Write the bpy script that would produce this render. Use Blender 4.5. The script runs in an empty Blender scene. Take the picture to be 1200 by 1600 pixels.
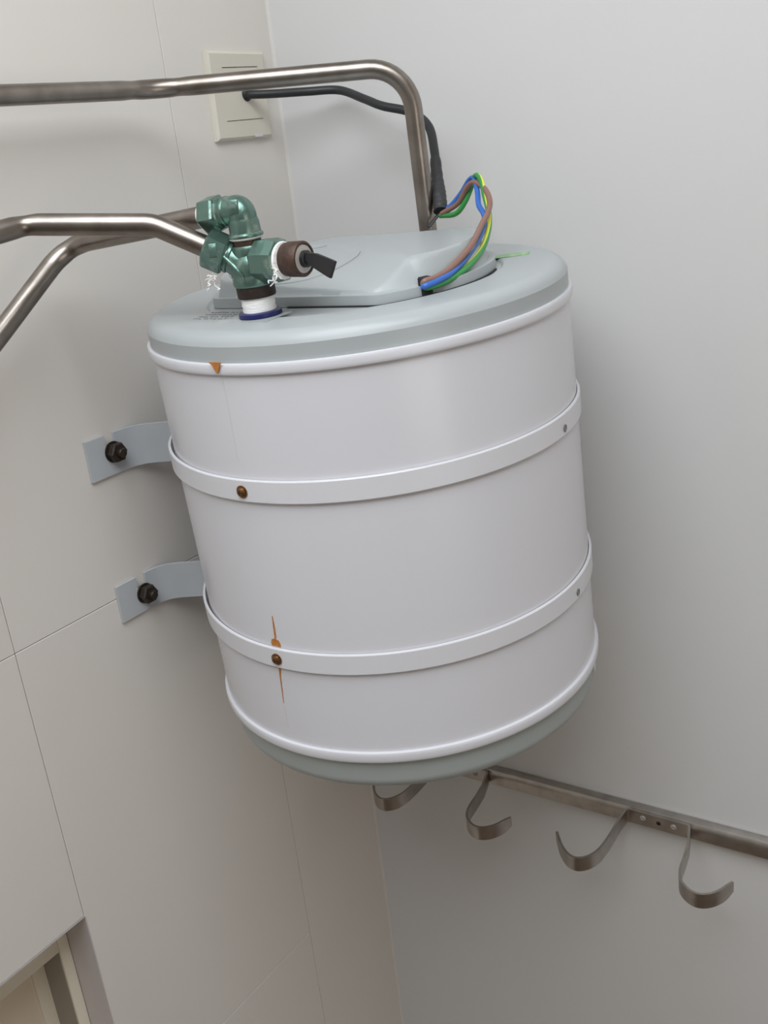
import bpy, bmesh, math, random
from mathutils import Vector, Matrix
random.seed(7)
S = bpy.context.scene
COL = S.collection
PI = math.pi

# ------------------------------------------------------------------ camera
cam_d = bpy.data.cameras.new('camera')
cam = bpy.data.objects.new('camera', cam_d); COL.objects.link(cam)
cam_d.sensor_fit = 'VERTICAL'; cam_d.sensor_height = 36.0; cam_d.lens = 36.0
cam_d.clip_start = 0.02
_r = Vector((-0.56107801, 0.82071322, -0.10780207))
_u = Vector((-0.34517208, -0.1136035, 0.9316386))
_f = Vector((-0.75236142, -0.55993219, -0.34702771))
mw = Matrix.Identity(4)
for i in range(3):
    mw[i][0] = _r[i]; mw[i][1] = _u[i]; mw[i][2] = -_f[i]
mw[0][3], mw[1][3], mw[2][3] = 0.943, 0.7795, 1.9
cam.matrix_world = mw
S.camera = cam

# ------------------------------------------------------------------ world, daylight, added fill, exposure
W = bpy.data.worlds.new('world'); S.world = W; W.use_nodes = True
W.node_tree.nodes['Background'].inputs[0].default_value = (0.75, 0.85, 1.0, 1)
W.node_tree.nodes['Background'].inputs[1].default_value = 1.0
RX, RY, RZ = 2.1, 2.3, 2.70            # inner room size
WIN = (0.45, 1.75, 0.10, 1.25)          # skylight in the ceiling: x0,x1,y0,y1
ld = bpy.data.lights.new('skylight_daylight', 'AREA'); ld.shape = 'RECTANGLE'
ld.size = WIN[1]-WIN[0]-.08; ld.size_y = WIN[3]-WIN[2]-.08
ld.energy = 23; ld.color = (0.925, 0.97, 1.0)
lo = bpy.data.objects.new('skylight_daylight', ld); COL.objects.link(lo)
lo.location = ((WIN[0]+WIN[1])/2, (WIN[2]+WIN[3])/2, RZ+.02)
WBK = (0.75, 1.75, 0.95, 2.05)         # made-up back-wall window for warm fill: x0,x1,z0,z1
lb = bpy.data.lights.new('added_fill_light', 'AREA'); lb.shape = 'RECTANGLE'  # warm lamp added to lift the tiled wall
lb.size = WBK[1]-WBK[0]-.08; lb.size_y = WBK[3]-WBK[2]-.08
lb.energy = 3.8; lb.color = (1.0, 0.86, 0.68)
lw = bpy.data.objects.new('added_fill_light', lb); COL.objects.link(lw)
lw.location = ((WBK[0]+WBK[1])/2, RY+.02, (WBK[2]+WBK[3])/2); lw.rotation_euler = (-PI/2, 0, 0)
S.view_settings.view_transform = 'Standard'
S.view_settings.look = 'None'
S.view_settings.gamma = 1.0
S.view_settings.use_curve_mapping = False
S.view_settings.exposure = 0.08

# ------------------------------------------------------------------ materials
def mat(name, col, rough=.5, metal=0.0, noise=None, bump=None, coat=0.0, spec=None, trans=0.0, alpha=1.0):
    """noise=(scale, amount, second colour, detail, contrast lo, hi); bump=(scale, strength, stretch)"""
    m = bpy.data.materials.new(name); m.use_nodes = True
    nt = m.node_tree; b = nt.nodes['Principled BSDF']
    b.inputs['Base Color'].default_value = (*col, 1)
    b.inputs['Roughness'].default_value = rough
    b.inputs['Metallic'].default_value = metal
    b.inputs['Coat Weight'].default_value = coat
    b.inputs['Coat Roughness'].default_value = .12
    b.inputs['Transmission Weight'].default_value = trans
    b.inputs['Alpha'].default_value = alpha
    if spec is not None: b.inputs['Specular IOR Level'].default_value = spec
    tc = nt.nodes.new('ShaderNodeTexCoord')
    if noise:
        sc, amt, c2, det, lo_, hi_ = noise
        n = nt.nodes.new('ShaderNodeTexNoise'); n.inputs['Scale'].default_value = sc; n.inputs['Detail'].default_value = det
        nt.links.new(tc.outputs['Object'], n.inputs['Vector'])
        mr = nt.nodes.new('ShaderNodeMapRange'); mr.inputs['From Min'].default_value = lo_; mr.inputs['From Max'].default_value = hi_
        mr.inputs['To Max'].default_value = amt
        nt.links.new(n.outputs['Fac'], mr.inputs['Value'])
        mx = nt.nodes.new('ShaderNodeMix'); mx.data_type = 'RGBA'
        mx.inputs['A'].default_value = (*col, 1); mx.inputs['B'].default_value = (*c2, 1)
        nt.links.new(mr.outputs['Result'], mx.inputs['Factor'])
        nt.links.new(mx.outputs['Result'], b.inputs['Base Color'])
    if bump:
        sc, st, stretch = bump
        mp = nt.nodes.new('ShaderNodeMapping'); mp.inputs['Scale'].default_value = stretch
        nt.links.new(tc.outputs['Object'], mp.inputs['Vector'])
        n2 = nt.nodes.new('ShaderNodeTexNoise'); n2.inputs['Scale'].default_value = sc; n2.inputs['Detail'].default_value = 4
        nt.links.new(mp.outputs['Vector'], n2.inputs['Vector'])
        bp = nt.nodes.new('ShaderNodeBump'); bp.inputs['Strength'].default_value = st; bp.inputs['Distance'].default_value = .002
        nt.links.new(n2.outputs['Fac'], bp.inputs['Height'])
        nt.links.new(bp.outputs['Normal'], b.inputs['Normal'])
    return m

MT = {}
MT['tile'] = mat('tile_glaze', (.73, .695, .655), .32, noise=(3.0, .5, (.705, .665, .62), 3, .35, .7), bump=(9, .03, (1, 1, 1)))
MT['grout'] = mat('grout', (.60, .55, .49), .9)
MT['paint'] = mat('wall_paint', (.67, .665, .66), .42, noise=(2.0, .5, (.65, .64, .63), 3, .35, .7), bump=(14, .08, (1, 1, 1)))
MT['dull'] = mat('dull_paint', (.22, .20, .18), .7)
MT['warm'] = mat('warm_paint', (.66, .58, .49), .7)
MT['ceil'] = mat('ceiling_paint', (.82, .82, .80), .8, bump=(40, .1, (1, 1, 1)))
MT['floor'] = mat('floor_stone', (.20, .135, .092), .5, noise=(6, .8, (.15, .10, .07), 5, .3, .7))
MT['enamel'] = mat('white_enamel', (.66, .655, .69), .27, coat=.1, bump=(5, .02, (1, 1, 1)))
MT['lid'] = mat('grey_plastic', (.385, .41, .418), .33, noise=(30, .25, (.37, .39, .395), 4, .4, .7))
MT['cap'] = mat('grey_bottom_plastic', (.36, .39, .385), .4)
MT['band'] = mat('painted_band', (.67, .665, .695), .3, noise=(60, .15, (.7, .7, .71), 3, .45, .8))
MT['bracket'] = mat('painted_bracket', (.50, .525, .55), .4, noise=(50, .3, (.45, .47, .49), 3, .45, .8))
MT['screw'] = mat('bronze_screw', (.26, .13, .055), .32, .9, noise=(500, .6, (.1, .05, .03), 4, .4, .7))
MT['nut'] = mat('dark_rusty_steel', (.035, .028, .024), .45, .5, noise=(300, .7, (.07, .045, .03), 4, .4, .7))
MT['steel'] = mat('stainless_pipe', (.33, .295, .265), .33, 1.0, noise=(45, .8, (.20, .17, .145), 6, .35, .75), bump=(60, .06, (1, 1, 1)))
MT['hook'] = mat('hook_steel', (.48, .445, .41), .36, 1.0, noise=(60, .5, (.30, .275, .25), 4, .4, .7))
MT['green'] = mat('green_fitting', (.135, .225, .19), .3, .75, noise=(110, .85, (.36, .43, .385), 6, .54, .78), bump=(120, .25, (1, 1, 1)))
MT['brown'] = mat('brown_threaded_steel', (.060, .034, .025), .5, .35, noise=(160, .7, (.115, .062, .043), 5, .4, .75), bump=(200, .3, (1, 1, 1)))
MT['dark_brown'] = mat('dark_threaded_steel', (.022, .014, .011), .55, .3, noise=(160, .6, (.05, .03, .022), 5, .4, .75), bump=(200, .3, (1, 1, 1)))
MT['ptfe'] = mat('white_thread_tape', (.85, .84, .82), .6, bump=(130, .4, (1, 1, 5)))
MT['blue_ring'] = mat('blue_plastic', (.008, .011, .085), .3)
MT['black'] = mat('black_plastic', (.010, .010, .011), .45)
MT['disc'] = mat('valve_disc', (.46, .43, .40), .45, .4)
MT['cream'] = mat('cream_plastic', (.66, .62, .54), .45, noise=(40, .25, (.60, .56, .48), 4, .4, .7))
MT['cable'] = mat('black_cable', (.018, .02, .022), .45, noise=(70, .5, (.16, .17, .18), 5, .66, .8))
MT['ins_tape'] = mat('insulating_tape', (.03, .03, .032), .55, bump=(160, .5, (1, 1, 1)))
MT['w_brown'] = mat('brown_insulation', (.25, .13, .10), .4)
MT['w_blue'] = mat('blue_insulation', (.035, .14, .50), .35)
MT['w_green'] = mat('green_insulation', (.035, .26, .06), .35)
MT['w_yellow'] = mat('yellow_insulation', (.70, .72, .08), .35)
MT['rust'] = mat('rust', (.50, .19, .035), .7, noise=(250, .7, (.30, .10, .02), 4, .4, .7))
MT['scuff'] = mat('grey_seam_line', (.60, .595, .60), .45)
MT['print_line'] = mat('grey_emblem_line', (.24, .25, .25), .5)
MT['sticker'] = mat('green_sticker', (.22, .42, .20), .5, noise=(260, .8, (.45, .55, .38), 3, .45, .65))
MT['clear'] = mat('clear_tape', (.43, .45, .455), .2)
MT['ink'] = mat('faded_print', (.27, .27, .27), .6)
MT['punch'] = mat('punched_metal', (.22, .22, .23), .5, .3)
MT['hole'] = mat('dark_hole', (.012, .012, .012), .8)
MT['alu'] = mat('anodised_trim', (.60, .57, .58), .3, .3)
MT['stile_strip'] = mat('brown_strip', (.34, .30, .25), .6)
MT['wframe'] = mat('cream_frame', (.74, .68, .56), .5)
MT['wpanel'] = mat('beige_panel', (.72, .62, .50), .6)
MT['caulk'] = mat('white_caulk', (.67, .645, .61), .6)
MT['glass'] = mat('window_glass', (1, 1, 1), .02, trans=1.0)
MT['white_frame'] = mat('white_window_frame', (.8, .8, .78), .4)

# ------------------------------------------------------------------ object helpers
MATS = {}                       # world matrix of each empty
def empty(name, loc, label, cat, group=None, rot=None):
    o = bpy.data.objects.new(name, None); COL.objects.link(o)
    o.empty_display_size = .05
    m = Matrix.Translation(Vector(loc))
    if rot is not None: m = m @ rot.to_4x4()
    o.matrix_world = m; MATS[o.name] = m
    o['label'] = label; o['category'] = cat
    if group: o['group'] = group
    return o

def mesh(name, vf, material, parent=None, smooth=True, local=False, sharp=None):
    """vf = (verts, faces[, face material indices]); verts in world space unless local"""
    v, f = vf[0], vf[1]
    pm = MATS.get(parent.name, Matrix.Identity(4)) if parent else Matrix.Identity(4)
    if parent and not local:
        inv = pm.inverted(); v = [inv @ Vector(p) for p in v]
    me = bpy.data.meshes.new(name)
    me.from_pydata([tuple(p) for p in v], [], f); 
    ms = material if isinstance(material, (list, tuple)) else [material]
    for m in ms: me.materials.append(MT[m] if isinstance(m, str) else m)
    if len(vf) > 2:
        for p, k in zip(me.polygons, vf[2]): p.material_index = k
    bm = bmesh.new(); bm.from_mesh(me)
    bmesh.ops.recalc_face_normals(bm, faces=bm.faces); bm.to_mesh(me); bm.free()
    if smooth:
        for p in me.polygons: p.use_smooth = True
        me.set_sharp_from_angle(angle=math.radians(sharp if sharp else 35))
    o = bpy.data.objects.new(name, me); COL.objects.link(o)
    if parent:
        o.parent = parent; MATS[o.name] = pm
    return o

def tag(o, label, cat, group=None):
    o['label'] = label; o['category'] = cat
    if group: o['group'] = group
    return o
def struct(o, label=None, cat=None):
    o['kind'] = 'structure'
    if label: o['label'] = label
    if cat: o['category'] = cat
    return o

# ------------------------------------------------------------------ shape helpers
def join(*parts):
    V, F, K = [], [], []
    for p in parts:
        n = len(V); V += [Vector(q) for q in p[0]]; F += [tuple(i+n for i in f) for f in p[1]]
        K += list(p[2]) if len(p) > 2 else [0]*len(p[1])
    return V, F, K
def box(x0, y0, z0, x1, y1, z1):
    v = [(x, y, z) for z in (z0, z1) for y in (y0, y1) for x in (x0, x1)]
    return v, [(0, 2, 3, 1), (4, 5, 7, 6), (0, 1, 5, 4), (2, 6, 7, 3), (0, 4, 6, 2), (1, 3, 7, 5)]
def bevelled(vf, w, seg=2):
    me = bpy.data.meshes.new('t'); me.from_pydata([tuple(p) for p in vf[0]], [], vf[1])
    bm = bmesh.new(); bm.from_mesh(me); bpy.data.meshes.remove(me)
    bmesh.ops.recalc_face_normals(bm, faces=bm.faces)
    bmesh.ops.bevel(bm, geom=list(bm.edges), offset=w, segments=seg, profile=.5, affect='EDGES')
    bm.verts.index_update()
    out = [v.co.copy() for v in bm.verts], [tuple(v.index for v in f.verts) for f in bm.faces]
    bm.free(); return out
def xf(vf, m):
    return ([m @ Vector(p) for p in vf[0]],) + tuple(vf[1:])
def lathe(prof, seg=64, a0=0, a1=2*PI, cap=False):
    """prof [(r,z)] around z"""
    full = abs(a1-a0-2*PI) < 1e-6
    n = seg if full else seg+1
    V, F = [], []
    for r, z in prof:
        for i in range(n):
            a = a0+(a1-a0)*i/seg; V.append(Vector((r*math.cos(a), r*math.sin(a), z)))
    for j in range(len(prof)-1):
        for i in range(seg):
            k = (i+1) % n if full else i+1
            F.append((j*n+i, j*n+k, (j+1)*n+k, (j+1)*n+i))
    if cap:
        F.append(tuple(range(n-1, -1, -1))); F.append(tuple((len(prof)-1)*n+i for i in range(n)))
    return V, F
def along(p, d, up=None):
    """matrix whose z axis is d at p"""
    d = Vector(d).normalized()
    up = Vector(up) if up is not None else (Vector((0, 0, 1)) if abs(d.z) < .9 else Vector((1, 0, 0)))
    x = up.cross(d).normalized(); y = d.cross(x)
    m = Matrix.Identity(4)
    for i in range(3): m[i][0], m[i][1], m[i][2], m[i][3] = x[i], y[i], d[i], Vector(p)[i]
    return m
def spin(p, d, prof, seg=32, up=None):
    return xf(lathe(prof, seg, cap=True), along(p, d, up))
def fillet(pts, rads, n=8):
    P = [Vector(p) for p in pts]; out = [P[0]]
    for i in range(1, len(P)-1):
        r = rads[i-1] if isinstance(rads, (list, tuple)) else rads
        a = (P[i-1]-P[i]).normalized(); b = (P[i+1]-P[i]).normalized()
        ang = a.angle(b)
        if PI-ang < .02 or r <= 0: out.append(P[i]); continue
        t = r/math.tan(ang/2)
        t = min(t, .48*(P[i-1]-P[i]).length, .48*(P[i+1]-P[i]).length)
        r2 = t*math.tan(ang/2)
        c = P[i]+(a+b).normalized()*(r2/math.sin(ang/2))
        s = P[i]+a*t-c; e = P[i]+b*t-c
        tot = s.angle(e); axs = s.cross(e).normalized()
        for k in range(n+1): out.append(c+Matrix.Rotation(tot*k/n, 3, axs) @ s)
    out.append(P[-1]); return out
def smooth_path(pts, n=8):
    P = [Vector(p) for p in pts]; P = [P[0]*2-P[1]]+P+[P[-1]*2-P[-2]]
    out = []
    for i in range(1, len(P)-2):
        for k in range(n):
            t = k/n
            out.append(.5*((2*P[i])+(P[i+1]-P[i-1])*t+(2*P[i-1]-5*P[i]+4*P[i+1]-P[i+2])*t*t+(-P[i-1]+3*P[i]-3*P[i+1]+P[i+2])*t**3))
    out.append(P[-2]); return out
def tube(path, r, seg=20, cap=True, stripe=None, twist=0.0):
    """r number or list; stripe=(a,b) segment span painted with material 1"""
    P = [Vector(p) for p in path]; n = len(P)
    T = [((P[min(i+1, n-1)]-P[max(i-1, 0)]).normalized()) for i in range(n)]
    up = Vector((0, 0, 1)) if abs(T[0].z) < .9 else Vector((1, 0, 0))
    x = up.cross(T[0]).normalized()
    V, F, K = [], [], []
    for i in range(n):
        if i:
            q = T[i-1].rotation_difference(T[i]); x = q @ x
        x = (x-T[i]*x.dot(T[i])).normalized(); y = T[i].cross(x)
        rr = r[i] if isinstance(r, (list, tuple)) else r
        for k in range(seg):
            a = 2*PI*k/seg+twist*i
            V.append(P[i]+(x*math.cos(a)+y*math.sin(a))*rr)
    for i in range(n-1):
        for k in range(seg):
            k2 = (k+1) % seg
            F.append((i*seg+k, i*seg+k2, (i+1)*seg+k2, (i+1)*seg+k))
            K.append(1 if stripe and stripe[0] <= k < stripe[1] else 0)
    if cap:
        F.append(tuple(range(seg-1, -1, -1))); F.append(tuple((n-1)*seg+k for k in range(seg))); K += [0, 0]
    return V, F, K
def ribbon(path, side, w0, w1, th):
    """flat bar: centreline path in a plane, side = width axis, spanning w0..w1 along it, thickness th in the bending plane"""
    P = [Vector(p) for p in path]; s = Vector(side).normalized(); n = len(P); V, F = [], []
    for i in range(n):
        t = (P[min(i+1, n-1)]-P[max(i-1, 0)]).normalized(); nn = t.cross(s).normalized()
        a0 = w0(i/(n-1)) if callable(w0) else w0; a1 = w1(i/(n-1)) if callable(w1) else w1
        V += [P[i]+s*a0+nn*th/2, P[i]+s*a1+nn*th/2, P[i]+s*a1-nn*th/2, P[i]+s*a0-nn*th/2]
    for i in range(n-1):
        for k in range(4):
            F.append((i*4+k, i*4+(k+1) % 4, (i+1)*4+(k+1) % 4, (i+1)*4+k))
    F.append((3, 2, 1, 0)); F.append(tuple((n-1)*4+k for k in range(4)))
    return V, F
def hexprof(p, d, r, l, up=None, ch=.0015):
    """hexagonal nut, axis d from p, length l, chamfered corners"""
    V, F = [], []
    rows = [(r*.90, 0), (r, ch), (r, l-ch), (r*.90, l)]
    for rr, z in rows:
        for k in range(6): V.append(Vector((rr*math.cos(k*PI/3), rr*math.sin(k*PI/3), z)))
    for j in range(3):
        for k in range(6): F.append((j*6+k, j*6+(k+1) % 6, (j+1)*6+(k+1) % 6, (j+1)*6+k))
    F.append((5, 4, 3, 2, 1, 0)); F.append(tuple(18+k for k in range(6)))
    return xf((V, F), along(p, d, up))

# ================================================================== THE SETTING
# left wall (y=0) carries tiles; right wall (x=0) is painted
OX0, OX1, OZ0, OZ1 = .4755, 1.0965, .62, 1.195          # small framed opening in the tiled wall
wl = mesh('wall_left', join(box(-.15, -.2, 0, OX0, -.004, RZ), box(OX1, -.2, 0, RX+.15, -.004, RZ),
                            box(OX0, -.2, 0, OX1, -.004, OZ0), box(OX0, -.2, OZ1, OX1, -.004, RZ)), 'grout', smooth=False)
struct(wl, 'tiled wall in large off-white tiles with hairline joints', 'wall')
JX = [0.0, .1665, .4765, .7865, 1.0965, 1.4065, 1.7165, 2.0265, RX]
JZ = [0.0, .344, .919, 1.494, 2.069, RZ]
G = .0003
tile_cache = {}
def tile(x0, z0, x1, z1):
    w, h = round(x1-x0, 5), round(z1-z0, 5)
    if w < .004 or h < .004: return
    key = (w, h)
    if key not in tile_cache:
        vf = bevelled(box(-w/2+G, -.0045, -h/2+G, w/2-G, 0, h/2-G), .0005, 1)
        o = mesh('tile', vf, 'tile', None, smooth=False); tile_cache[key] = o.data
    else:
        o = bpy.data.objects.new('tile', tile_cache[key]); COL.objects.link(o)
    o.parent = wl; o.location = ((x0+x1)/2, 0, (z0+z1)/2)
for i in range(len(JX)-1):
    for j in range(len(JZ)-1):
        if i == 0 and j == 2: continue
        x0, x1, z0, z1 = JX[i], JX[i+1], JZ[j], JZ[j+1]
        if i == 0 and j == 1: z1 = JZ[3]          # one tall tile beside the corner
        if x0 >= OX0-.003 and x1 <= OX1+.003:
            if z0 < OZ0 < z1: tile(x0, z0, x1, OZ0)
            if z0 < OZ1 < z1: tile(x0, OZ1, x1, z1)
            if z1 <= OZ0 or z0 >= OZ1: tile(x0, z0, x1, z1)
        else: tile(x0, z0, x1, z1)
wr = struct(mesh('wall_right', box(-.15, -.004, 0, 0, RY+.15, RZ), 'paint', smooth=False), 'smooth painted off-white wall with the hook rail', 'wall')
bx0, bx1, bz0, bz1 = WBK
wb = struct(mesh('wall_back', join(box(0, RY, 0, bx0, RY+.15, RZ), box(bx1, RY, 0, RX, RY+.15, RZ), box(bx0, RY, 0, bx1, RY+.15, bz0), box(bx0, RY, bz1, bx1, RY+.15, RZ)), 'warm', smooth=False), 'painted wall behind the camera', 'wall')
wf = struct(mesh('wall_front', box(RX, 0, 0, RX+.15, RY+.15, RZ), 'dull', smooth=False), 'painted wall opposite the hook rail wall', 'wall')
struct(mesh('floor', box(-.15, -.2, -.1, RX+.15, RY+.15, 0), 'floor', smooth=False), 'dark stone floor of the utility room', 'floor')
kx0, kx1, ky0, ky1 = WIN
struct(mesh('ceiling', join(box(-.15, -.2, RZ, kx0, RY+.15, RZ+.1), box(kx1, -.2, RZ, RX+.15, RY+.15, RZ+.1),
      box(kx0, -.2, RZ, kx1, ky0, RZ+.1), box(kx0, ky1, RZ, kx1, RY+.15, RZ+.1)), 'ceil', smooth=False), 'white painted ceiling with a skylight', 'ceiling')
# caulk in the corner
V = []
for z in (0, RZ):
    V += [(0, 0, z), (.0026, 0, z), (.0011, .0011, z), (0, .0026, z)]
tr = mesh('trim_1', (V, [(0, 1, 5, 4), (1, 2, 6, 5), (2, 3, 7, 6), (3, 0, 4, 7), (3, 2, 1, 0), (4, 5, 6, 7)]), 'caulk')
struct(tr, 'thin white caulk bead in the corner of the walls', 'trim')
# skylight above
w2 = bpy.data.objects.new('window_2', None); COL.objects.link(w2); struct(w2, 'white framed skylight letting in daylight', 'window')
fw = .04
mesh('window_frame', join(box(kx0, ky0, RZ+.05, kx0+fw, ky1, RZ+.09), box(kx1-fw, ky0, RZ+.05, kx1, ky1, RZ+.09), box(kx0+fw, ky0, RZ+.05, kx1-fw, ky0+fw, RZ+.09),
     box(kx0+fw, ky1-fw, RZ+.05, kx1-fw, ky1, RZ+.09)), 'white_frame', w2, smooth=False)
mesh('pane', box(kx0+fw, ky0+fw, RZ+.068, kx1-fw, ky1-fw, RZ+.072), 'glass', w2, smooth=False)
# invented window around the fill lamp, behind the camera
w3 = bpy.data.objects.new('fill_window', None); COL.objects.link(w3); struct(w3, 'made-up white framed window behind the camera, added for fill light', 'window')
mesh('window_frame', join(box(bx0, RY+.05, bz0, bx0+fw, RY+.09, bz1), box(bx1-fw, RY+.05, bz0, bx1, RY+.09, bz1), box(bx0+fw, RY+.05, bz0, bx1-fw, RY+.09, bz0+fw),
     box(bx0+fw, RY+.05, bz1-fw, bx1-fw, RY+.09, bz1)), 'white_frame', w3, smooth=False)
mesh('pane', box(bx0+fw, RY+.068, bz0+fw, bx1-fw, RY+.072, bz1-fw), 'glass', w3, smooth=False)
# small framed opening at the lower left
w1 = bpy.data.objects.new('window_1', None); COL.objects.link(w1); struct(w1, 'recessed opening in the tiled wall with metal edge and cream frame', 'window')
t = .0012
o = mesh('edge_trim', join(box(OX0, -.041, OZ0, OX0+t, .0005, OZ1), box(OX1-t, -.041, OZ0, OX1, .0005, OZ1),
     box(OX0+t, -.041, OZ1-t, OX1-t, .0005, OZ1), box(OX0+t, -.041, OZ0, OX1-t, .0005, OZ0+t)), 'alu', w1, smooth=False)
o['label'] = 'grey metal edge profile'
fy0, fy1, fs, ft = -.12, -.041, .0125, .054
mesh('frame_stile', bevelled(box(OX0+t, fy0, OZ0+t, OX0+t+fs, fy1, OZ1-t), .001, 2), 'wframe', w1)
mesh('frame_stile', bevelled(box(OX1-t-fs, fy0, OZ0+t, OX1-t, fy1, OZ1-t), .001, 2), 'wframe', w1)
mesh('frame_rail', bevelled(box(OX0+t+fs, fy0, OZ1-ft, OX1-t-fs, fy1, OZ1-t), .001, 2), 'wframe', w1)
mesh('frame_rail', bevelled(box(OX0+t+fs, fy0, OZ0+t, OX1-t-fs, fy1, OZ0+ft), .001, 2), 'wframe', w1)
mesh('sash_stile', bevelled(box(OX0+t+fs, -.11, OZ0+ft, OX0+t+fs+.016, -.079, OZ1-ft), .001, 2), 'wframe', w1)
g_ = mesh('stile_strip', box(OX0+t+fs, -.079, OZ0+ft, OX0+t+fs+.0008, -.043, OZ1-ft), 'stile_strip', w1, smooth=False); g_['label'] = 'dark brown strip on the inner side of the stile'  # thin brown plate covering the inner side of the stile
mesh('panel', box(OX0+t+fs+.016, -.105, OZ0+ft, OX1-t-fs, -.082, OZ1-ft), 'wpanel', w1, smooth=False)

# ================================================================== WATER HEATER
TOP = Vector((.2265, .2440, 1.7617))           # centre of the upper rim
AX = Vector((.03955512, -.01338791, .9991277))
E1 = Vector((.99921725, 0, -.03955866)); E2 = AX.cross(E1).normalized()
ROT = Matrix((E1, E2, AX)).transposed()
HM = Matrix.Translation(TOP) @ ROT.to_4x4()
def hp(u, v, h): return HM @ Vector((u, v, h))
BASE = -.381
wh = empty('water_heater', HM @ Vector((0, 0, BASE)), 'white cylindrical electric water heater with grey lid hanging in the corner', 'water heater', rot=ROT)
def hx(vf): return xf(vf, HM)
R = .180
mesh('body', hx(lathe([(R-.004, -.3385), (R, -.338), (R, -.20), (R, -.10), (R, -.006), (R-.004, -.0055)], 128)), 'enamel', wh)
def bead(z0, z1, r):
    n = 8; pr = [(R-.003, z0)]
    for k in range(n+1):
        a = -PI/2+PI*k/n; zz = (z0+z1)/2+(z1-z0)/2*math.sin(a); pr.append((R+(r-R)*max(0, math.cos(a))**.22, zz))
    pr.append((R-.003, z1)); return pr
mesh('rim', hx(lathe(bead(-.0098, -.0012, .1831), 128)), 'enamel', wh)
mesh('rim', hx(lathe(bead(-.3446, -.3350, .1833), 128)), 'enamel', wh)
# lid with rounded shoulder
pr = [(R-.012, -.004), (R-.0005, -.0038), (R, -.003), (R, .003), (R, .0108)]
for k in range(1, 9):
    a = math.radians(14)+math.radians(76)*k/8; pr.append((R-.0125+.0125*math.cos(a), .0085+.0118*math.sin(a)))
pr += [(.150, .0203), (.128, .0200), (.1265, .0190), (.1255, .0180), (.06, .018), (.0005, .018)]
mesh('lid', hx(lathe(pr, 128)), 'lid', wh, sharp=22)
pr = [(.0005, -.3792), (.10, -.3790), (.158, -.3778)]
for k in range(1, 8):
    a = -PI/2+PI/2*k/7; pr.append((.163+.0145*math.cos(a), -.3645+.0135*math.sin(a)))
pr += [(.1780, -.3440), (.165, -.3438)]
mesh('bottom_cap', hx(lathe(pr, 128)), 'cap', wh, sharp=50)
# terminal cover: a moulded height field on a circle cut by two chords
CR, CC = .1215, .0872
def rb(th):
    c = abs(math.cos(th)); a = CR; b = CC/max(c, 1e-4)
    k = 60.0
    return -math.log(math.exp(-k*a/.1)+math.exp(-k*min(b, .5)/.1))/k*.1
def smin(a, b, k): 
    h = max(0, min(1, .5+.5*(b-a)/k)); return b*(1-h)+a*h-k*h*(1-h)
def lerpt(pts, d):
    if d <= pts[0][0]: return pts[0][1]
    for (a, p), (b, q) in zip(pts[:-1], pts[1:]):
        if a <= d <= b: return p+(q-p)*(d-a)/(b-a)
    return pts[-1][1]
def crease(v): return .0116+.641*(v-.035)
def facet(u, v):
    u0 = crease(v); he = lerpt([(-.12, .043), (-.075, .0405), (0, .0325), (.073, .0290), (.12, .027)], v)
    a = .0470-(.0470-he)/(.083-min(u0, .07))*(u-u0); p = .0472-.012*(u-u0)
    return smin(a, p, .0012)
def kwall(d): return lerpt([(-180, 3.2), (22, 3.2), (46, 1.3), (62, 1.45), (77, 3.2), (180, 3.2)], d)
LC = (.017, -.045)
def cover_h(u, v):
    th = math.atan2(v, u); d = rb(th)-math.hypot(u, v)
    top = facet(u, v)
    rho = math.hypot(u-LC[0], v-LC[1]); q = max(0, min(1, (.0670-rho)/.006)); q = q*q*(3-2*q)
    if u > crease(v): top -= .0020*q*min(1, (u-crease(v))/.01)
    wall = .0265+kwall(math.degrees(th))*(d-.0055)
    if d < .0055: wall = .0265
    return max(.0265, smin(wall, top, .0018))
NA, fr = 200, [1, .999, .985, .97, .955, .945, .935, .925, .915, .905, .895, .88, .865, .85, .83, .81, .79, .765, .74, .71, .68, .65, .62, .58, .54, .5, .46, .42, .38, .34, .3, .26, .22, .18, .14, .1, .06, .03]
V, F = [], []
for i in range(NA):
    a = 2*PI*i/NA; V.append(Vector((rb(a)*math.cos(a), rb(a)*math.sin(a), .0185)))
for f in fr:
    for i in range(NA):
        a = 2*PI*i/NA; r = rb(a)*f; u, v = r*math.cos(a), r*math.sin(a)
        V.append(Vector((u, v, .0258 if f == 1 else cover_h(u, v))))
for j in range(len(fr)):
    for i in range(NA):
        k = (i+1) % NA; F.append((j*NA+i, j*NA+k, (j+1)*NA+k, (j+1)*NA+i))
F.append(tuple(len(fr)*NA+i for i in range(NA)))
tcov = mesh('terminal_cover', hx((V, F)), 'lid', wh, sharp=60)
ring = []
for i in range(97):
    a = 2*PI*i/96; u, v = LC[0]+.0595*math.cos(a), LC[1]+.0595*math.sin(a)
    if u > crease(v)+.004 and rb(math.atan2(v, u))-math.hypot(u, v) > .011: ring.append((a, hp(u, v, cover_h(u, v)+.00005)))
cut = max(range(len(ring)), key=lambda i: (ring[(i+1) % len(ring)][0]-ring[i][0]) % (2*PI))
seq = [p for _, p in ring[cut+1:]+ring[:cut+1]]
mesh('emblem_outline', tube(seq, .0005, 6), 'print_line', tcov)
# cable notch
nu, nv = .0545, .1075
nd = Vector((nu, nv, 0)).normalized()
mesh('cable_notch', hx(xf(bevelled(box(-.0045, -.004, -.0105, .0045, .0035, .0045), .001, 1), Matrix.Translation((nu, nv, .0285)) @ Matrix.Rotation(math.atan2(nv, nu)-PI/2, 4, 'Z'))), 'hole', tcov)
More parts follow.
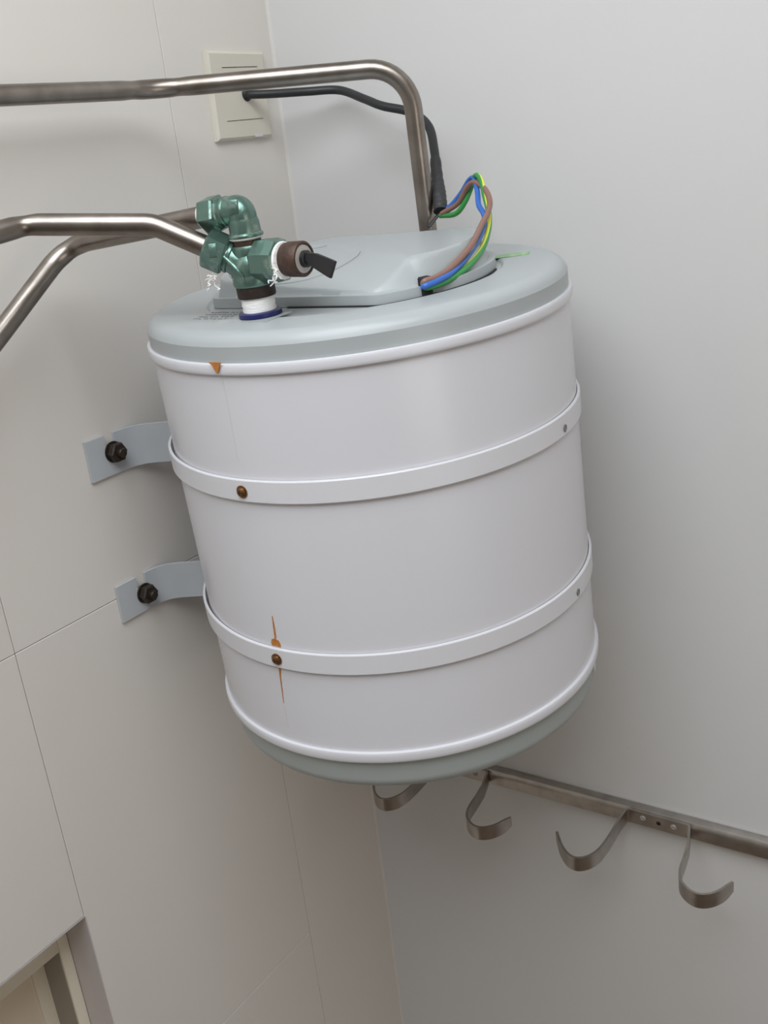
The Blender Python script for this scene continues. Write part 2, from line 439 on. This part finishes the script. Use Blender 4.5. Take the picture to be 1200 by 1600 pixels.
# dark strip standing in for the shade in the gap under the cover edge
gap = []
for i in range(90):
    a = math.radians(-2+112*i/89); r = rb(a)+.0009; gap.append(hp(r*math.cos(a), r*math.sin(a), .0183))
mesh('gap_shade', tube(gap, .0011, 6), 'hole', tcov)
# stickers and print on the lid
def lidpatch(u0, v0, u1, v1, rot, h, name, m):
    V = [Matrix.Rotation(rot, 3, 'Z') @ Vector((x, y, 0)) for x, y in ((-u0, -v0), (u0, -v0), (u0, v0), (-u0, v0))]
    V = [hp(u1+p.x, v1+p.y, h) for p in V]+[hp(u1+p.x, v1+p.y, h-.0004) for p in V]
    return mesh(name, (V, [(0, 1, 2, 3), (7, 6, 5, 4), (0, 4, 5, 1), (1, 5, 6, 2), (2, 6, 7, 3), (3, 7, 4, 0)]), m, wh, smooth=False)
lidpatch(.0075, .0195, -.092, .099, math.radians(25), .0207, 'sticker', 'sticker')['label'] = 'small green sticker'
lidpatch(.017, .024, .128, -.004, 0.03, .0206, 'tape_patch', 'clear')['label'] = 'clear tape over the rating print'
ink = []
for row in range(4):
    v = -.066
    while v < -.022+.002*row:
        w = random.uniform(.001, .005); u = .110+.0072*row+random.uniform(-.0005, .0005)
        q = [(u-.0007, v), (u+.0007, v), (u+.0007, v+w), (u-.0007, v+w)]
        ink.append(([hp(a, b, .0206+.0012*max(0, 1-abs(math.hypot(a, b)-.145)/.01)*0) for a, b in q]+[hp(a, b, .0200) for a, b in q],
                    [(0, 1, 2, 3), (7, 6, 5, 4), (0, 4, 5, 1), (1, 5, 6, 2), (2, 6, 7, 3), (3, 7, 4, 0)]))
        v += w+random.uniform(.0008, .003)
ip = mesh('faded_print', join(*ink), 'ink', wh, smooth=False); ip['label'] = 'faded illegible print'
# rust and seam on the body: thin shells on the cylinder
def shell(name, outline, r, m):
    """outline [(deg, h)] as a strip of pairs left/right"""
    V, F = [], []
    for (a, b, h) in outline:
        for q in (a, b):
            q = math.radians(q); V.append(hp(r*math.cos(q), r*math.sin(q), h))
    n = len(V)
    for (a, b, h) in outline:
        for q in (a, b):
            q = math.radians(q); V.append(hp((r-.0006)*math.cos(q), (r-.0006)*math.sin(q), h))
    m_ = len(outline)
    for i in range(m_-1):
        a, b, c, d = 2*i, 2*i+1, 2*i+3, 2*i+2
        F += [(a, b, c, d), (d+n, c+n, b+n, a+n), (a, d, d+n, a+n), (b, b+n, c+n, c)]
    F += [(0, n, n+1, 1), (2*m_-2, 2*m_-1, 2*m_-1+n, 2*m_-2+n)]
    return mesh(name, (V, F), m, wh, smooth=False)
shell('rust_stain', [(-1.6, 2.6, .0008), (-.6, 1.9, -.0012), (-.3, 1.5, -.0035), (.1, 1.2, -.0055), (.3, .7, -.0072)], .18455, 'rust')['label'] = 'orange rust spot on the upper rim'
shell('rust_stain', [(.75, .95, -.212), (.35, .95, -.224), (.15, .75, -.232), (-.05, .45, -.2335), (-1.0, 1.3, -.2345), (-1.4, 1.7, -.2375), (-1.4, 1.7, -.2405)], .18025, 'rust')['label'] = 'orange rust streak above the lower strap'
shell('rust_stain', [(-.6, .3, -.2600), (-.9, -.5, -.270), (-1.3, -1.0, -.285), (-1.6, -1.5, -.297)], .18025, 'rust')['label'] = 'orange rust streak below the lower strap'
shell('seam', [(.45, .6, -.0085), (.45, .62, -.03), (.15, .3, -.06), (.05, .17, -.078)], .18015, 'scuff')
shell('seam', [(-1.6, -1.5, -.3), (-1.65, -1.52, -.31), (-1.55, -1.45, -.322)], .18015, 'scuff')
# small white clip under the lower rim at the right
mesh('clip', xf(bevelled(box(-.002, -.004, -.010, .0015, .004, .002), .0012, 2), HM @ Matrix.Rotation(math.radians(108), 4, 'Z') @ Matrix.Translation((.1785, 0, -.352))), 'enamel', wh)

# ================================================================== MOUNTING STRAPS
def strap(hc, zb0, zb1, bolt, label):
    st = empty('mounting_strap', hp(0, 0, hc), label, 'strap', 'mounting straps around the water heater', rot=ROT)
    hw = .0092
    V, F = [], []
    n = 140; a0, a1 = -78, 258
    for i in range(n+1):
        d = a0+(a1-a0)*i/n; q = math.radians(d)
        off = .0006+.0042*max(0, min(1, (abs(d-50)-72)/40))**1.3*(1 if d < 200 else 1)
        off = min(off, .0052)
        for rr, h in ((off, -hw), (off+.0019, -hw), (off+.0024, -hw+.0008), (off+.0024, hw-.0008), (off+.0019, hw), (off, hw)):
            V.append(hp((R+rr)*math.cos(q), (R+rr)*math.sin(q), hc+h))
    for i in range(n):
        for k in range(6): F.append((i*6+k, i*6+(k+1) % 6, (i+1)*6+(k+1) % 6, (i+1)*6+k))
    F += [(5, 4, 3, 2, 1, 0), tuple(n*6+k for k in range(6))]
    band = mesh('band', (V, F), 'band', st, sharp=20)
    # bronze screw at the front of the band, and a punched hole further right
    q = math.radians(.3); rad = HM.to_3x3() @ Vector((math.cos(q), math.sin(q), 0))
    p = hp((R+.0030)*math.cos(q), (R+.0030)*math.sin(q), hc-.0005)
    sc = mesh('screw', spin(p, rad, [(.0052, 0), (.0052, .0008), (.0040, .0009), (.0038, .0022), (.0028, .0031), (.0012, .0034)], 24), 'screw', st)
    sc['label'] = 'bronze coloured pan head screw'
    m = along(p+rad*.0033, rad, AX)
    mesh('cross_slot', join(xf(box(-.0021, -.0004, -.0006, .0021, .0004, .0002), m), xf(box(-.0004, -.0021, -.0006, .0004, .0021, .0002), m)), 'hole', sc, smooth=False)
    q = math.radians(92.5); rad = HM.to_3x3() @ Vector((math.cos(q), math.sin(q), 0))
    mesh('punched_hole', spin(hp((R+.0031)*math.cos(q), (R+.0031)*math.sin(q), hc-.003), rad, [(.0031, 0), (.0031, .0005), (.0026, .0006), (.0024, .0003), (.0004, .0003)], 20), 'punch', st)
    # wall bracket: flat tabs on the tiles, arms curving out to hug the back of the heater
    c = hp(0, 0, hc-.02); cx, cy = c.x, c.y
    pth = [(.3555, .0018), (.340, .0018), (.325, .0018), (.312, .0020), (.300, .0040), (.290, .0105), (.281, .0240), (.272, .0400), (.262, .0535)]
    arc = []
    for k in range(9):
        d = math.radians(-78-24*k/8); arc.append((cx+(R+.0042)*math.cos(d), cy+(R+.0042)*math.sin(d)))
    mir = [(2*cx-x, y) for x, y in reversed(pth)]
    full = smooth_path([Vector((x, y, 0)) for x, y in pth+arc+mir], 3)
    zc = (zb0+zb1)/2
    bx, bz = bolt
    def wtop(f): return zb1-zc
    # the tab with its open notch above the bolt: three ribbons joined, notch left free
    def seg(xa, xb, lo, hi):
        xs = sorted([p.x for p in full if xb < p.x < xa], reverse=True)
        P = [p for p in full if xb-1e-6 <= p.x <= xa+1e-6]
        def interp(x):
            for i in range(len(full)-1):
                if full[i].x >= x >= full[i+1].x:
                    t_ = (full[i].x-x)/max(1e-9, full[i].x-full[i+1].x); return full[i].lerp(full[i+1], t_)
            return full[0] if x > full[0].x else full[-1]
        P = [interp(xa)]+[p for p in P if xb+1e-4 < p.x < xa-1e-4]+[interp(xb)]
        return ribbon([Vector((p.x, p.y, zc)) for p in P], (0, 0, 1), lo-zc, hi-zc, .0030)
    n0, n1 = bx+.0075, bx-.0045
    br = join(seg(full[0].x, n0, zb0, zb1), seg(n0, n1, zb0, bz-.004), seg(n1, full[-1].x, zb0, zb1))
    mesh('bracket', br, 'bracket', st, sharp=25)
    # threaded stud, washer and hex nut
    p = Vector((bx, .0033, bz))
    wsh = mesh('washer', spin(p, (0, 1, 0), [(.0104, 0), (.0106, .0006), (.0104, .0016)], 28), 'nut', st)
    wsh['label'] = 'dark steel washer'
    nt = mesh('hex_nut', hexprof(p+Vector((0, .0016, 0)), (0, 1, 0), .0100, .0085), 'nut', st, smooth=False)
    nt['label'] = 'dark rusty hex nut'
    mesh('stud', spin(p+Vector((0, .0095, 0)), (0, 1, 0), [(.0048, 0), (.0048, .0045), (.0040, .0055), (.0012, .0056)], 20), 'nut', nt)
strap(-.1015, 1.6170, 1.6570, (.3245, 1.6388), 'upper white metal strap around the water heater, bolted to the tiles')
strap(-.2505, 1.4682, 1.5070, (.3220, 1.4867), 'lower white metal strap around the water heater, with rust above its screw')

# ================================================================== PIPES AND FITTINGS
PR = .0083
INU = .122                                     # inlet position on the lid
def ax_in(h): return hp(INU, -.002, h)
C2 = ax_in(.058); C3 = ax_in(.1005)
p2b = Vector((.3848, .180, 1.8527)); p3b = Vector((.3646, .050, 1.8387))
d2 = (p2b-C2).normalized(); d3 = (p3b-C3).normalized()

def pipe(name, pts, rads, label, kinks=()):
    path = fillet(pts, rads, 10)
    dense = []
    for a, b in zip(path[:-1], path[1:]):
        k = max(1, int((b-a).length/.006))
        dense += [a.lerp(b, i/k) for i in range(k)]
    dense.append(path[-1])
    rr = []
    for p in dense:
        r = PR
        for q, amt in kinks:
            dd = (p-Vector(q)).length
            if dd < .012: r *= 1-amt*(.5+.5*math.cos(PI*dd/.012))
        rr.append(r)
    return tag(mesh(name, tube(dense, rr, 28), 'steel'), label, 'pipe', 'steel water pipes')
pipe('steel_pipe', [(.1012, .2438, 1.7805), (.1078, .2416, 1.9515), (.2289, .040, 1.9576), (1.30, .040, 1.9640)], [.038, .05],
     'long steel pipe crossing the cream outlet plate and dropping behind the heater lid', kinks=[((.215, .062, 1.957), .07), ((.252, .0398, 1.958), .07)])
pipe('steel_pipe', [C2+d2*.034, p2b, (.4383, .100, 1.8630), (.535, .080, 1.851), (1.30, .080, 1.835)], [.035, .03, .05],
     'steel pipe rising from the tee nut and crossing in front of another pipe', kinks=[((.439, .100, 1.863), .10)])
pipe('steel_pipe', [C3+d3*.030, p3b, (.4482, .050, 1.7810), (.80, .050, 1.545)], [.030, .05],
     'steel pipe from the upper elbow nut, bending diagonally down along the tiles', kinks=[((.366, .056, 1.838), .10)])

# inlet nipple
ni = empty('inlet_nipple', ax_in(.0203), 'brown threaded nipple wrapped in white tape above a blue ring', 'pipe nipple')
def col(h0, h1, prof, seg=40):
    """column around the inlet axis; prof [(r, f)]"""
    p0 = ax_in(h0); d = ax_in(h1)-p0
    return spin(p0, d, [(r, f*d.length) for r, f in prof], seg)
mesh('ring', col(.0203, .0248, [(.0155, 0), (.0170, .2), (.0166, .8), (.0145, 1)]), 'blue_ring', ni)['label'] = 'dark blue plastic ring'
mesh('tape_wrap', col(.0240, .0375, [(.0128, 0), (.0131, .15), (.0126, .3), (.0131, .45), (.0127, .6), (.0130, .8), (.0124, 1)]), 'ptfe', ni)['label'] = 'white thread tape wrap'
mesh('collar', col(.0355, .0470, [(.0143, 0), (.0149, .1), (.0149, .8), (.0142, 1)]), 'dark_brown', ni)

# lower tee
te = empty('tee_fitting', C2, 'chunky green metal tee fitting joining nipple, pipe and relief valve', 'pipe fitting')
YV = Vector((0, 1, 0))
pv = Vector((C2.x-.001, C2.y, C2.z+.0035))
body = lathe([(.0005, -.0160), (.009, -.0150), (.0140, -.0105), (.0160, -.004), (.0162, .004), (.0145, .0100), (.0095, .0148), (.0005, .0158)], 36)
bdy = mesh('hub', join(xf(body, along(C2, YV)),
     col(.0445, .058, [(.0158, 0), (.0166, .15), (.0164, .5), (.0140, 1)], 36),
     col(.058, .0745, [(.0130, 0), (.0138, .6), (.0140, .85), (.0130, 1)], 36)), 'green', te, sharp=45)
arm = [C2+d2*s for s in (.0, .008, .013, .0165, .0172, .019, .0195, .0215)]
mesh('pipe_port', tube(arm, [.0145, .0135, .0120, .0114, .0124, .0126, .0117, .0113], 32), 'green', te, sharp=40)
mesh('rib', tube([C2+d2*.013+Vector((.0125, 0, .004)), C2+d2*.004+Vector((.0158, .001, .001)), C2+Vector((.0162, .003, -.004)), C2+Vector((.0155, .004, -.010))], [.0014, .0018, .0018, .0012], 10), 'green', te)
def facing(p, d):
    n = Vector((.80, .58, .12)); n = (n-d*n.dot(d)).normalized(); return n
n2 = facing(C2, d2)
nut = mesh('union_nut', hexprof(C2+d2*.0205, d2, .0152, .0170, n2), 'green', te, smooth=False)
nut['label'] = 'green hex union nut'
mdir = along(C2+d2*.029+n2*.0131, n2, Vector((0, 0, 1)))
mesh('oval_mark', xf(bevelled(box(-.0030, -.0050, -.0012, .0030, .0050, .0006), .0005, 2), mdir), 'green', nut)
mesh('valve_port', spin(pv+YV*.008, YV, [(.0150, 0), (.0172, .0030), (.0174, .0150), (.0160, .0220), (.0130, .0235)], 8, up=(.38, 0, .92)), 'green', te, smooth=False)
mesh('tape_wrap', spin(pv+YV*.0305, YV, [(.0130, 0), (.0140, .0008), (.0136, .0024), (.0120, .0028)], 30), 'ptfe', te)['label'] = 'white thread tape wrap'
def fray(c, n, spread, seed):
    rnd = random.Random(seed); out = []
    for k in range(n):
        p = Vector(c); pts = [p]
        for i in range(5):
            p = p+Vector((rnd.uniform(-.3, .7), rnd.uniform(-1, .6), rnd.uniform(-1, .5)))*spread; pts.append(p)
        out.append(tube(smooth_path(pts, 4), .00045, 5))
    return join(*out)
mesh('tape_fray', fray(C2+d2*.024+Vector((.010, -.002, -.016)), 6, .0038, 3), 'ptfe', te)
mesh('tape_fray', fray(pv+YV*.0330+Vector((.012, .001, -.006)), 7, .0034, 5), 'ptfe', te)

# short riser and upper elbow
ri = tag(mesh('riser_nipple', join(col(.070, .0835, [(.0100, 0), (.0108, .2), (.0108, .8), (.0100, 1)], 32)), 'brown'), 'short brown threaded nipple between tee and upper elbow', 'pipe nipple')
el = empty('elbow_fitting', ax_in(.0800), 'green metal elbow fitting on top of the tee, turning towards the tiles', 'pipe fitting')
upv = (ax_in(.1)-ax_in(.09)).normalized()
bend = [C3-upv*.009, C3-upv*.006]
for k in range(9):
    a = PI/2*k/8; c = C3-upv*.005+d3*.005
    bend.append(c-d3*.005*math.cos(a)+upv*.005*math.sin(a))
bend += [C3+d3*.008, C3+d3*.0125]
mesh('elbow_body', tube(bend, .0108, 30), 'green', el, sharp=45)
mesh('socket', col(.0800, .0940, [(.0118, 0), (.0133, .04), (.0134, .14), (.0120, .24), (.0117, .75), (.0110, .95), (.0098, 1)], 36), 'green', el, sharp=40)
mesh('tape_wrap', col(.0785, .0806, [(.0118, 0), (.0130, .5), (.0118, 1)], 30), 'ptfe', el)['label'] = 'white thread tape wrap'
mesh('neck', spin(C3+d3*.0105, d3, [(.0106, 0), (.0113, .001), (.0113, .0035), (.0107, .0045), (.0107, .0065), (.0116, .0072), (.0116, .0090)], 36), 'green', el, sharp=40)
nut = mesh('union_nut', hexprof(C3+d3*.0195, d3, .0142, .0150, facing(C3, d3)+Vector((0, 0, .25))), 'green', el, smooth=False); nut['label'] = 'green hex union nut'
mesh('tape_wrap', spin(C3+d3*.0342, d3, [(.0098, 0), (.0103, .0012), (.0096, .0030), (.0084, .0034)], 28), 'ptfe', el)['label'] = 'white thread tape wrap'
mk = along(C3+Vector((.0098, .0012, .0022)), (1, .45, .1), upv)
mesh('raised_mark', xf(bevelled(box(-.0042, -.0052, -.002, .0042, .0052, .0010), .0008, 2), mk), 'green', el)

# relief valve
rv = empty('relief_valve', pv+YV*.0275, 'brown relief valve with a black lever beside the green tee', 'valve')
v0 = pv+YV*.0262+Vector((-.002, 0, .0005))
mesh('valve_body', spin(v0, YV, [(.0112, 0), (.0122, .002), (.0122, .0095), (.0128, .0105), (.0130, .0225), (.0122, .0235), (.0108, .0236), (.0106, .0222), (.0010, .0222)], 40), 'brown', rv, sharp=40)
mesh('end_disc', spin(v0+YV*.0221, YV, [(.0104, 0), (.0104, .0008), (.0094, .0013), (.0010, .0013)], 36), 'disc', rv)
lv = empty
hubp = v0+YV*.0234
mesh('lever_hub', spin(hubp, YV, [(.0062, 0), (.0062, .0030), (.0054, .0036), (.0010, .0036)], 24), 'black', rv)
ld_ = Vector((.0035, .030, -.0120)).normalized(); lu = Vector((-.15, .37, .92))
lm = along(hubp+Vector((0, .001, .0028)), ld_, lu)
V = []
for s, w, hh, hh2 in ((0, .0030, -.0035, .0035), (.006, .0036, -.0030, .0034), (.0095, .0050, -.0020, .0022), (.026, .0064, -.0014, .0014), (.0295, .0064, -.0013, .0013)):
    V += [lm @ Vector(q) for q in ((hh, -w, s), (hh2, -w, s), (hh2, w, s), (hh, w, s))]
F = [(3, 2, 1, 0), (16, 17, 18, 19)]
for i in range(4):
    for k in range(4): F.append((i*4+k, i*4+(k+1) % 4, i*4+4+(k+1) % 4, i*4+4+k))
mesh('lever', bevelled((V, F), .0004, 1), 'black', rv, smooth=False)['label'] = 'black plastic lever'

# ================================================================== OUTLET PLATE AND CABLE
ou = empty('outlet_plate', (.069, 0.0001, 1.9510), 'cream blank outlet plate with a cable hole, on the tiles near the corner', 'outlet plate')
V = [(.1115, 1.9941), (.0232, 1.9923), (.0267, 1.9071), (.1135, 1.9078)]
ins = [(.1085, 1.9915), (.0262, 1.9897), (.0294, 1.9098), (.1105, 1.9104)]
VV = [(x, .0002, z) for x, z in V]+[(x, .0045, z) for x, z in V]+[(x, .0065, z) for x, z in ins]
F = [(3, 2, 1, 0), (8, 9, 10, 11)]
for j in range(2):
    for k in range(4): F.append((j*4+k, j*4+(k+1) % 4, j*4+4+(k+1) % 4, j*4+4+k))
mesh('plate', (VV, F), 'cream', ou, smooth=False)
mesh('cover_strip', box(.0375, .0060, 1.9775, .0925, .0068, 1.9781), 'nut', ou, smooth=False)['label'] = 'thin dark slot line'
mesh('cover_strip', box(.0395, .0060, 1.9262, .0965, .0068, 1.9267), 'nut', ou, smooth=False)['label'] = 'thin dark slot line'
mesh('chip', box(.0440, .0030, 1.9086, .0560, .0069, 1.9116), 'enamel', ou, smooth=False)['label'] = 'white paint spot on the lower edge'

pc = empty('power_cable', (.0606, .007, 1.9505), 'black power cable from the outlet plate, ending in brown, blue and green-yellow wires', 'cable')
cp = [(.0606, .0062, 1.9512), (.0600, .015, 1.9500), (.0500, .037, 1.9482), (.0382, .07, 1.9463), (.0231, .1, 1.9438), (.0330, .137, 1.9320), (.0400, .163, 1.9230), (.0395, .195, 1.9140),
      (.0470, .2190, 1.8995), (.0640, .2340, 1.8765), (.0800, .2440, 1.8570), (.0965, .2550, 1.8390), (.1075, .2620, 1.8255)]
cb = mesh('sheath', tube(smooth_path(cp, 8), .0043, 16), 'cable', pc)
mesh('grommet', spin((.0606, .0064, 1.9512), (0, 1, 0), [(.0070, 0), (.0070, .0012), (.0060, .0022), (.0044, .0034)], 24), 'black', pc)
tp = smooth_path([(.0700, .2380, 1.8700), (.0820, .2455, 1.8545), (.0900, .2510, 1.8450), (.0970, .2555, 1.8385), (.1030, .2595, 1.8310), (.1075, .2620, 1.8250)], 6)
mesh('tape_wrap', tube(tp, [.0048+.0005*abs(math.sin(i*.9))+.0014*min(1, i/16) for i in range(len(tp))], 14), 'ins_tape', pc)['label'] = 'black insulating tape around the cable end'
mesh('tape_end', bevelled(xf(box(-.0030, -.0009, 0, .0030, .0009, .018), along((.1065, .2610, 1.8240), (.55, -.35, -.55))), .0006, 1), 'ins_tape', pc)
brown = [ (0.1098, 0.2644, 1.8230), (0.1136, 0.2845, 1.8314), (0.1171, 0.2978, 1.8454), (0.1211, 0.3082, 1.8489), (0.1320, 0.3235, 1.8438), (0.1447, 0.3348, 1.8355), (0.1578, 0.3401, 1.8273), (0.1805, 0.3454, 1.8185), (0.2183, 0.3556, 1.8067), (0.2544, 0.3583, 1.7960), (0.2761, 0.3567, 1.7919), (0.2869, 0.3536, 1.7909), (0.2820, 0.3496, 1.7864)]
blue = [ (0.1061, 0.2636, 1.8237), (0.1042, 0.2741, 1.8309), (0.1050, 0.2850, 1.8405), (0.1088, 0.2954, 1.8502), (0.1156, 0.3047, 1.8519), (0.1291, 0.3147, 1.8413), (0.1396, 0.3210, 1.8314), (0.1490, 0.3307, 1.8241), (0.1615, 0.3377, 1.8174), (0.1835, 0.3451, 1.8097), (0.2185, 0.3539, 1.8003), (0.2538, 0.3593, 1.7929), (0.2754, 0.3589, 1.7898), (0.2886, 0.3549, 1.7879), (0.2820, 0.3496, 1.7864)]
green = [ (0.1085, 0.2620, 1.8212), (0.1133, 0.2814, 1.8226), (0.1136, 0.2926, 1.8327), (0.1120, 0.3002, 1.8469), (0.1183, 0.3084, 1.8546), (0.1267, 0.3179, 1.8500), (0.1369, 0.3263, 1.8372), (0.1493, 0.3358, 1.8239), (0.1652, 0.3430, 1.8124), (0.1928, 0.3520, 1.8015), (0.2254, 0.3591, 1.7942), (0.2521, 0.3603, 1.7892), (0.2706, 0.3585, 1.7866), (0.2853, 0.3549, 1.7863), (0.2820, 0.3496, 1.7864)]
mesh('wire', tube(smooth_path(brown, 7), .0024, 12), 'w_brown', pc)['label'] = 'brown insulated wire'
mesh('wire', tube(smooth_path(blue, 7), .0024, 12), 'w_blue', pc)['label'] = 'blue insulated wire'
mesh('wire', tube(smooth_path(green, 7), .0024, 12, stripe=(8, 11), twist=.05), ['w_green', 'w_yellow'], pc)['label'] = 'green and yellow striped wire'

# ================================================================== HOOK RAIL
hr = empty('hook_rail', (.012, .33, 1.1236), 'brushed steel tool rail with paired hooks on the painted wall', 'hook rail')
def rail_z(y): return 1.1310+(y-.385)*.026
A_, B_ = .05, .95
def rail_sec(y):
    z = rail_z(y); return [(.0010, z-.0112), (.0105, z-.0112), (.0122, z-.0098), (.0125, z+.0020), (.0118, z+.0060), (.0096, z+.0094), (.0060, z+.0112), (.0010, z+.0112)]
V, F = [], []
ys = [A_, A_+.004, .4, .8, B_-.004, B_]
for y in ys: V += [Vector((x, y, z)) for x, z in rail_sec(y)]
for i in range(len(ys)-1):
    for k in range(8): F.append((i*8+k, i*8+(k+1) % 8, i*8+8+(k+1) % 8, i*8+8+k))
F += [tuple(range(7, -1, -1)), tuple((len(ys)-1)*8+k for k in range(8))]
mesh('rail', (V, F), 'hook', hr, sharp=30)
right = [(.042, .4680), (.064, .4715), (.087, .4745), (.103, .4810), (.1125, .4920), (.1150, .5030), (.1095, .5135), (.098, .5215), (.081, .5275)]
left = [(.036, .3860), (.056, .3868), (.077, .3872), (.097, .3855), (.111, .3790), (.1175, .3690), (.1140, .3575), (.1020, .3445), (.084, .3310)]
def hook(dy):
    path = smooth_path([Vector((x, y, 0)) for x, y in reversed(left)], 4) 
    mid = fillet([Vector((.036, .3860, 0)), Vector((.0142, .3865, 0)), Vector((.0142, .4595, 0)), Vector((.042, .4680, 0))], .004, 5)
    path += mid[1:-1]+smooth_path([Vector((x, y, 0)) for x, y in right], 4)
    z = rail_z(.423+dy)+.0012
    path = [p+Vector((0, dy, z+(p.y-.423)*.02)) for p in path]
    def lo(f): return -.0088+.0035*max(0, 1-f/.03)+.0035*max(0, 1-(1-f)/.03)
    def hi(f): return .0088-.0020*max(0, 1-f/.03)-.0020*max(0, 1-(1-f)/.03)
    h = mesh('double_hook', ribbon(path, (0, 0, 1), lo, hi, .0026), 'hook', hr, sharp=28)
    for yy in (.4060, .4420):
        r_ = mesh('rivet', spin((.0150, yy+dy, z+.0010), (1, 0, 0), [(.0036, 0), (.0036, .0008), (.0026, .0016), (.0016, .0017), (.0013, .0006), (.0004, .0006)], 18), 'disc', h)
    mesh('screw_hole', spin((.0150, .4245+dy, z+.0002), (1, 0, 0), [(.0026, 0), (.0026, .0007), (.0004, .0007)], 16), 'nut', h)
for dy in (0.0, -.2570): hook(dy)
